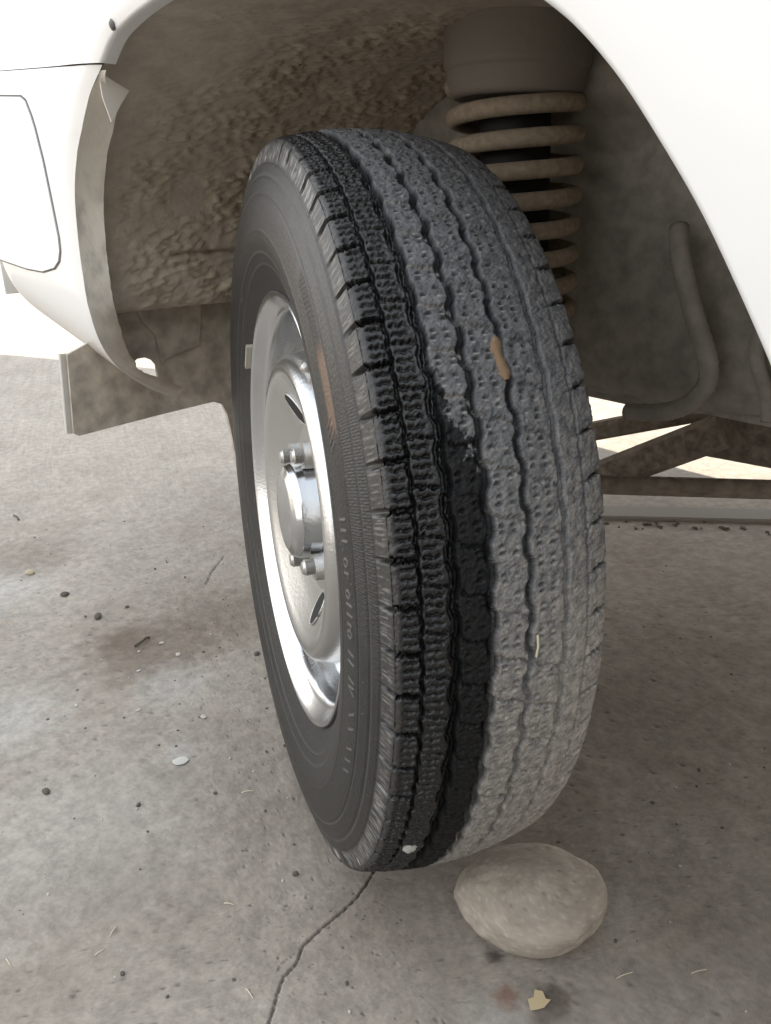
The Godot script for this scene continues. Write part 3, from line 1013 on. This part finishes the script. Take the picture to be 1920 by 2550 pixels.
func rim() -> void:
	# barrel, from the outer flange inward
	var b := PackedVector2Array([Vector2(-0.058, 0.2085), Vector2(-0.066, 0.2125), Vector2(-0.0715, 0.2162), Vector2(-0.0745, 0.2157), Vector2(-0.0752, 0.2138), Vector2(-0.073, 0.2108), Vector2(-0.066, 0.2048), Vector2(-0.0615, 0.2005), Vector2(-0.0595, 0.1975), Vector2(-0.056, 0.1955), Vector2(-0.045, 0.1925), Vector2(-0.030, 0.187), Vector2(-0.018, 0.180), Vector2(-0.008, 0.174), Vector2(0.02, 0.172), Vector2(0.04, 0.19), Vector2(0.072, 0.205), Vector2(0.074, 0.214), Vector2(0.066, 0.212)])
	obj("rim_barrel", lathe(b, 240, false, 0.0015), M.steel, wheel)
	# disc: hub face, slope out to a crest, rounded shoulder, drum wall
	var d := PackedVector2Array([Vector2(-0.045, 0.020), Vector2(-0.045, 0.050), Vector2(-0.0455, 0.080), Vector2(-0.0475, 0.089), Vector2(-0.0525, 0.103), Vector2(-0.0585, 0.116), Vector2(-0.0645, 0.128), Vector2(-0.0690, 0.1365), Vector2(-0.0708, 0.1425), Vector2(-0.0700, 0.1480), Vector2(-0.0655, 0.1530), Vector2(-0.057, 0.1565), Vector2(-0.042, 0.1585), Vector2(-0.028, 0.1608), Vector2(-0.015, 0.165), Vector2(-0.006, 0.174)])
	var sm := PackedVector2Array(resample(d, 90))
	obj("wheel_disc", lathe(sm, 240, false, 0.0), M.disc, wheel)
	# ventilation slots: dark plates standing for the shade in the openings, with a turned-in edge
	for k in 2:
		var ang := deg_to_rad(112.0 - 180.0 * k)
		var r0 := 0.102
		var o := Vector3(-0.0531, r0 * sin(ang), r0 * cos(ang))
		var tang := Vector3(0, cos(ang), -sin(ang))
		var rad := Vector3(-0.42, 0.907 * sin(ang), 0.907 * cos(ang)).normalized()
		var turn := 0.65 * (-1.0 if k == 0 else 1.0)
		var nrm := tang.cross(rad)
		tang = tang.rotated(nrm, turn if k == 0 else turn)
		rad = rad.rotated(nrm, turn if k == 0 else turn)
		var poly := PackedVector2Array()
		for q in 28:
			var a := TAU_ * q / 28.0
			poly.append(Vector2(0.0125 * cos(a), 0.0215 * sin(a)))
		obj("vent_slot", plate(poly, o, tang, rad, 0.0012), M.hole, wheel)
		var ring := PackedVector3Array()
		for q in 33:
			var a := TAU_ * q / 32.0
			ring.append(o + tang * 0.0132 * cos(a) + rad * 0.0222 * sin(a))
		obj("vent_edge", tube(ring, 0.0011, 6), M.steel_rough, wheel)
	# hub cap
	var cap := PackedVector2Array([Vector2(-0.044, 0.0565), Vector2(-0.0475, 0.0560), Vector2(-0.0490, 0.0510), Vector2(-0.054, 0.0505), Vector2(-0.068, 0.0490), Vector2(-0.0740, 0.0455), Vector2(-0.0775, 0.038), Vector2(-0.0792, 0.028), Vector2(-0.0800, 0.015), Vector2(-0.0803, 0.0006)])
	obj("hub_cap", lathe(cap, 96, true, 0.001), M.steel, wheel)
	# lug nuts on their studs
	var nut := CylinderMesh.new()
	nut.top_radius = 0.0145
	nut.bottom_radius = 0.0152
	nut.height = 0.014
	nut.radial_segments = 6
	nut.rings = 1
	var prof_stud := PackedVector2Array()
	prof_stud.append(Vector2(-0.064, 0.0082))
	for q in 7:
		prof_stud.append(Vector2(-0.0655 - q * 0.0014, 0.0082))
		prof_stud.append(Vector2(-0.0662 - q * 0.0014, 0.0070))
	prof_stud.append(Vector2(-0.0765, 0.0060))
	prof_stud.append(Vector2(-0.0772, 0.0004))
	var stud := lathe(prof_stud, 20, true, 0.0)
	for k in [1, 2, 4, 5]:
		var ang := deg_to_rad(18.0 + 60.0 * k)
		var n := obj("lug_nut", nut, M.steel_rough, wheel)
		var o := Vector3(0, 0.0635 * sin(ang), 0.0635 * cos(ang))
		n.position = o + Vector3(-0.0525, 0, 0)
		n.basis = Basis(Vector3.RIGHT, -ang) * Basis(Vector3.BACK, PI / 2.0)
		var s := obj("wheel_stud", stud, M.steel_rough, wheel)
		s.position = o + Vector3(0.006, 0, 0)
	# valve stem poking out over the drum wall
	var vp := Vector3(-0.045, 0.146, 0.052)
	obj("valve_stem", tube(PackedVector3Array([vp, vp + Vector3(-0.0005, 0, 0), vp + Vector3(-0.004, 0.0025, 0), vp + Vector3(-0.008, 0.005, 0), vp + Vector3(-0.012, 0.0075, 0), vp + Vector3(-0.016, 0.010, 0), vp + Vector3(-0.0205, 0.0128, 0), vp + Vector3(-0.021, 0.0131, 0)]), 0.0045, 14, 0.12), M.steel_rough, wheel)
	# balance weights / dents: two flat clips inside the barrel
	var cl := BoxMesh.new()
	cl.size = Vector3(0.010, 0.005, 0.034)
	for a in [146.0]:
		var o := obj("balance_weight", cl, M.weight, wheel)
		var an := deg_to_rad(a)
		o.position = Vector3(-0.076, 0.2185 * sin(an), 0.2185 * cos(an))
		o.rotation.x = -an + PI / 2.0
	# the brake drum behind, so that openings are dark
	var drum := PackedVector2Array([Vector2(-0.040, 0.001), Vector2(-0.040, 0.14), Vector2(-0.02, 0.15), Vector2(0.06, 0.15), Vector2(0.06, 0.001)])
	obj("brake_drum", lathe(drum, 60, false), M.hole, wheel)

# ------------------------------------------------------------------ loose things
func lump(rx: float, ry: float, rz: float, seed_: int, rough: float, nlat: int = 10, nlon: int = 14) -> ArrayMesh:
	var n := noise(seed_, 1.0, 3)
	return grid(nlon, nlat, func(i: int, j: int):
		var a := TAU_ * i / nlon
		var b := PI * (j / (nlat - 1.0) - 0.5)
		var v := Vector3(cos(b) * cos(a), sin(b), cos(b) * sin(a))
		var k := 1.0 + rough * n.get_noise_3d(v.x * 1.3, v.y * 1.3, v.z * 1.3)
		return Vector3(v.x * rx, v.y * ry, v.z * rz) * k, false, true)

func loose_things() -> void:
	# the stone
	var nl := 96
	var nt := 64
	var stone_pos := func(i: int, j: int):
		var a := TAU_ * i / nl
		var b := PI * (j / (nt - 1.0) - 0.5)
		var v := Vector3(cos(b) * cos(a), sin(b), cos(b) * sin(a))
		var e := 1.0
		v = Vector3(signf(v.x) * pow(absf(v.x), e), signf(v.y) * pow(absf(v.y), e), signf(v.z) * pow(absf(v.z), e))
		var k := 1.0 + 0.075 * n1.get_noise_3d(v.x * 0.9 + 3.0, v.y * 0.9, v.z * 0.9) + 0.022 * n1.get_noise_3d(v.x * 3.0, v.y * 4.0, v.z * 4.0) + 0.004 * n2.get_noise_3d(v.x * 14.0, v.y * 14.0, v.z * 14.0)
		var w := Vector3(v.x * (0.071 - 0.010 * maxf(v.z, 0.0) * absf(v.x)), v.y * 0.0395, v.z * 0.053) * k
		w.y = maxf(w.y, -0.0355)
		return w
	var stone_col := func(i: int, j: int):
		var a := TAU_ * i / nl
		var b := PI * (j / (nt - 1.0) - 0.5)
		var v := Vector3(cos(b) * cos(a), sin(b), cos(b) * sin(a))
		var s := n1.get_noise_3d(v.x * 2.0, v.y * 2.0, v.z * 2.0)
		var f := n2.get_noise_3d(v.x * 9.0, v.y * 9.0, v.z * 9.0)
		var c := Color(0.35, 0.310, 0.257) * (1.0 + 0.32 * s + 0.22 * f)
		c = c.lerp(Color(0.52, 0.50, 0.45), step(0.3, 0.6, f) * 0.5)
		c = c.lerp(Color(0.13, 0.11, 0.09), step(0.48, 0.62, n2.get_noise_3d(v.x * 7.0 + 4.0, v.y * 7.0, v.z * 7.0)) * step(0.2, 0.8, v.y) * 0.6)
		return Color(c.r, c.g, c.b)
	var st := obj("stone", grid(nl, nt, stone_pos, false, true, stone_col), M.stone)
	st.position = Vector3(0.093, 0.0355, 0.258)
	st.rotation.y = deg_to_rad(-18.0)
	tag(st, "large rounded grey-brown stone on the concrete in front of the tyre", "stone")

	# pebbles
	var dark := mat(lin(0.11, 0.10, 0.085), 0.95)
	var tan_ := mat(lin(0.42, 0.36, 0.25), 0.9)
	var pale := mat(lin(0.47, 0.44, 0.39), 0.9)
	var specials := [
		[Vector2(-0.367, -0.573), 0.0075, dark, "largest dark pebble of the pair left of the rim, nearer the bumper", "pebble"],
		[Vector2(-0.311, -0.476), 0.0080, dark, "flat dark pebble by the brown stain, nearer the wheel than its twin", "pebble"],
		[Vector2(-0.432, -0.680), 0.0085, tan_, "tan pebble lying in a brown smudge at the left edge", "pebble"],
		[Vector2(-0.080, -0.285), 0.0055, dark, "small dark pebble on the floor close to the tyre's sidewall", "pebble"],
		[Vector2(-0.363, -0.076), 0.0055, dark, "lone dark pebble on pale concrete left of the white paint spot", "pebble"]]
	for i in specials.size():
		var s: Array = specials[i]
		var o := obj("pebble", lump(s[1], s[1] * 0.55, s[1] * 0.75, 100 + i, 0.35), s[2])
		o.position = Vector3(s[0].x, s[1] * 0.4, s[0].y)
		o.rotation.y = i * 1.3
		tag(o, s[3], s[4])
	var grit := [
		[Vector2(-0.265, -0.497), "dark grit crumb just behind the flat dark pebble"], [Vector2(-0.331, -0.486), "dark grit crumb beside the largest dark pebble"],
		[Vector2(-0.163, -0.576), "dark grit crumb on clean concrete beyond the brown stain"], [Vector2(-0.213, -0.627), "farthest dark grit crumb, under the splash panel's edge"],
		[Vector2(-0.157, -0.317), "dark grit crumb at the tyre side of the brown stain"], [Vector2(-0.261, -0.021), "dark grit crumb below the white paint spot"],
		[Vector2(-0.175, -0.012), "dark grit crumb between the paint spot and the tyre"], [Vector2(-0.281, 0.188), "dark grit crumb alone near the bottom left corner"],
		[Vector2(0.389, 0.134), "dark grit crumb farthest right of the stone"], [Vector2(0.352, 0.218), "dark grit crumb nearest the right edge, level with the stone"],
		[Vector2(0.302, 0.162), "dark grit crumb behind the stone's right side"], [Vector2(0.160, 0.300), "dark grit crumb in front of the stone"], [Vector2(-0.11, 0.13), "dark grit crumb left of the crack's upper end"]]
	var base := lump(0.0038, 0.0022, 0.0028, 130, 0.4, 7, 9)
	for i in grit.size():
		var o := obj("grit", base, dark)
		o.position = Vector3(grit[i][0].x, 0.0012, grit[i][0].y)
		o.rotation.y = i * 2.1
		o.scale = Vector3.ONE * (0.5 + 0.5 * hash1(i, 3))
		tag(o, grit[i][1], "grit", "dark grit scattered on the concrete")
	var chips := [
		[Vector2(-0.216, -0.364), "pale chip in the middle of the brown stain"], [Vector2(-0.194, -0.323), "pale chip on the near rim of the brown stain, towards the tyre"],
		[Vector2(-0.252, -0.297), "pale chip in front of the brown stain"], [Vector2(-0.336, -0.239), "pale chip farthest left, away from the brown stain"],
		[Vector2(-0.255, -0.202), "pale chip halfway between the brown stain and the paint spot"], [Vector2(-0.173, -0.159), "pale chip between the paint spot and the sidewall"],
		[Vector2(-0.25, -0.35), "pale chip at the left end of the brown stain"]]
	for i in chips.size():
		var o := obj("chip", base, pale)
		o.position = Vector3(chips[i][0].x, 0.001, chips[i][0].y)
		o.rotation.y = i * 1.7
		o.scale = Vector3(1.0, 0.35, 1.0) * (0.7 + 0.6 * hash1(i, 9))
		tag(o, chips[i][1], "chip", "pale chips round the brown stain")
	var spot := obj("paint_spot", lump(0.010, 0.0008, 0.0075, 141, 0.2, 6, 20), mat(lin(0.50, 0.49, 0.45), 0.7))
	spot.position = Vector3(-0.209, 0.0008, -0.081)
	tag(spot, "round whitish paint spot on the concrete left of the tyre", "spot")
	# straws and twigs
	var straw := mat(lin(0.60, 0.54, 0.40), 0.8)
	var twig := mat(lin(0.08, 0.065, 0.05), 0.9)
	var straws := [
		[Vector3(-0.139, -0.002, 1.5), "pale straw scrap left of the tyre's lower sidewall"], [Vector3(-0.175, 0.243, 0.4), "pale straw scrap just left of the crack near the bottom"],
		[Vector3(-0.301, 0.160, 2.0), "pale straw scrap near the left edge, right one of two"], [Vector3(-0.289, 0.141, 2.6), "pale straw scrap near the left edge, upper one of two"],
		[Vector3(-0.180, 0.145, 1.1), "pale straw scrap between the left edge and the crack"], [Vector3(0.214, 0.350, 1.5), "pale straw scrap nearest the bottom right corner"],
		[Vector3(0.165, 0.240, 0.6), "pale straw scrap beside the stone's right side"], [Vector3(0.148, 0.332, 1.6), "pale straw scrap between the stone and the bottom right corner"],
		[Vector3(-0.380, 0.144, 0.5), "pale straw scrap at the very left edge"]]
	for i in straws.size():
		var s: Vector3 = straws[i][0]
		var l := 0.009 + 0.008 * hash1(i, 4)
		var dir := Vector3(sin(s.z), 0, cos(s.z)) * l * 0.5
		var mid := Vector3(0, 0.0010 + 0.001 * hash1(i, 5), 0)
		var o := obj("straw", tube(PackedVector3Array([-dir * 1.02, -dir, -dir * 0.3 + mid, dir * 0.4 + mid * 0.6, dir, dir * 1.02]), 0.0005, 6), straw)
		o.position = Vector3(s.x, 0.0012, s.y)
		tag(o, straws[i][1], "straw", "straw scraps on the concrete")
	var tw := [[Vector3(-0.484, 0, -0.968), 0.4, 0.034, "dark twig on the floor below the white bumper"], [Vector3(-0.245, 0, -0.375), 2.3, 0.030, "curved dark twig on the brown stain left of the rim"]]
	for t in tw:
		var dir: Vector3 = Vector3(sin(t[1]), 0, cos(t[1])) * t[2] * 0.5
		var o := obj("twig", tube(PackedVector3Array([-dir * 1.01, -dir, Vector3(0.002, 0.003, 0.003), dir * 0.6 + Vector3(0, 0.002, 0), dir, dir * 1.01]), 0.0018, 7), twig)
		o.position = t[0] + Vector3(0, 0.002, 0)
		tag(o, t[3], "twig")
	# dry leaf scraps
	var leaf := mat(lin(0.50, 0.40, 0.24), 0.8)
	var lf := PackedVector2Array([Vector2(-0.010, -0.002), Vector2(-0.006, 0.006), Vector2(-0.001, 0.004), Vector2(0.004, 0.008), Vector2(0.009, 0.003), Vector2(0.007, -0.003), Vector2(0.010, -0.006), Vector2(0.001, -0.007), Vector2(-0.004, -0.005)])
	var o1 := obj("dry_leaf", plate(lf, Vector3.ZERO, Vector3.RIGHT, Vector3(0, 0.12, -1).normalized(), 0.0006), leaf)
	o1.position = Vector3(0.061, 0.004, 0.330)
	o1.rotation = Vector3(0.1, 0.3, 0.15)
	tag(o1, "crumpled tan leaf scrap on the concrete below the stone", "leaf")
	# brown bit wedged in the tread groove: a bent strip following the tyre
	var frag_pos := func(i: int, j: int):
		var t := i / 15.0
		var phi := deg_to_rad(lerpf(38.4, 33.7, t))
		var k := j / 5.0
		var w := 0.0095 * (0.88 + 0.12 * sin(t * 9.0 + 0.6)) * (1.0 - 0.5 * pow(absf(t * 2.0 - 1.0), 6.0))
		var x := 0.0125 - 0.0012 * sin(t * 5.0) + (k - 0.5) * w + 0.0008 * n2.get_noise_2d(t * 30.0, k)
		var r := TR + 0.0014 - 0.0022 * pow(absf(k * 2.0 - 1.0), 2.0) + 0.0008 * n2.get_noise_2d(t * 14.0, k * 3.0)
		return Vector3(x, TR + r * sin(phi), r * cos(phi))
	var frag := obj("leaf_scrap", grid(16, 6, frag_pos, true), mat(lin(0.19, 0.125, 0.075), 0.95))
	tag(frag, "brown dried leaf scrap wedged in a groove of the tyre tread", "leaf")
	var ph := deg_to_rad(5.9)
	var s2 := obj("straw", tube(PackedVector3Array([Vector3(0, 0.0082, 0), Vector3(0, 0.008, 0), Vector3(0.0006, 0.0, 0.0008), Vector3(0.0003, -0.008, 0), Vector3(0.0003, -0.0082, 0)]), 0.0008, 6), straw)
	s2.position = Vector3(0.0168, TR + (TR + 0.0006) * sin(ph), (TR + 0.0006) * cos(ph))
	tag(s2, "upright straw scrap stuck to the dusty tyre tread", "straw")
	var pb := deg_to_rad(-25.5)
	var p3 := obj("chip", lump(0.0055, 0.004, 0.003, 150, 0.35), mat(lin(0.38, 0.38, 0.35), 0.9))
	p3.position = Vector3(-0.053, TR + 0.3455 * sin(pb), 0.3455 * cos(pb))
	tag(p3, "pale stone chip stuck in the tread at the foot of the tyre", "chip")
	# fine crumbs of grit, too many to count
	for kind in 2:
		var gm := MultiMesh.new()
		gm.transform_format = MultiMesh.TRANSFORM_3D
		gm.mesh = lump(0.0016, 0.0008, 0.0012, 170 + kind, 0.5, 5, 6)
		gm.instance_count = 420
		for i in gm.instance_count:
			var gx := rng.randf_range(-0.75, 0.7)
			var gz := rng.randf_range(-0.9, 0.42)
			var gs := rng.randf_range(0.25, 1.0)
			gs *= gs * 1.5
			gm.set_instance_transform(i, Transform3D(Basis(Vector3.UP, rng.randf() * 6.0).scaled(Vector3.ONE * gs), Vector3(gx, 0.0004, gz)))
		var gi := MultiMeshInstance3D.new()
		gi.name = "grit_crumbs"
		gi.multimesh = gm
		gi.material_override = pale if kind else dark
		add_child(gi, true)
		tag(gi, "pale specks of grit strewn over the concrete floor" if kind else "dark specks of grit strewn over the concrete floor", "grit", "", "stuff")
	# low concrete strip and the litter along it, under the van
	var a := Vector3(0.55, 0, -0.658)
	var b := Vector3(1.6, 0, -0.245)
	var strip := obj("concrete_strip", box_between(a + Vector3(0, 0.002, 0), b + Vector3(0, 0.002, 0), 0.014, 0.06), mat(lin(0.24, 0.22, 0.19), 0.9))
	tag(strip, "low concrete ridge running under the van behind the tyre", "", "", "structure")
	var mm := MultiMesh.new()
	mm.transform_format = MultiMesh.TRANSFORM_3D
	mm.mesh = lump(0.006, 0.003, 0.004, 160, 0.5, 6, 8)
	mm.instance_count = 90
	for i in mm.instance_count:
		var t := rng.randf()
		var q := a.lerp(b, t) + Vector3(0.36, 0, -0.93) * -rng.randf_range(0.03, 0.09) * (1.0 if rng.randf() < 0.8 else -0.4)
		var s := rng.randf_range(0.4, 1.3)
		mm.set_instance_transform(i, Transform3D(Basis(Vector3.UP, rng.randf() * 6.0).scaled(Vector3.ONE * s), Vector3(q.x, 0.0015, q.z)))
	var mi := MultiMeshInstance3D.new()
	mi.name = "litter"
	mi.multimesh = mm
	mi.material_override = dark
	add_child(mi, true)
	tag(mi, "dark crumbs of litter along the concrete ridge under the van", "litter", "", "stuff")
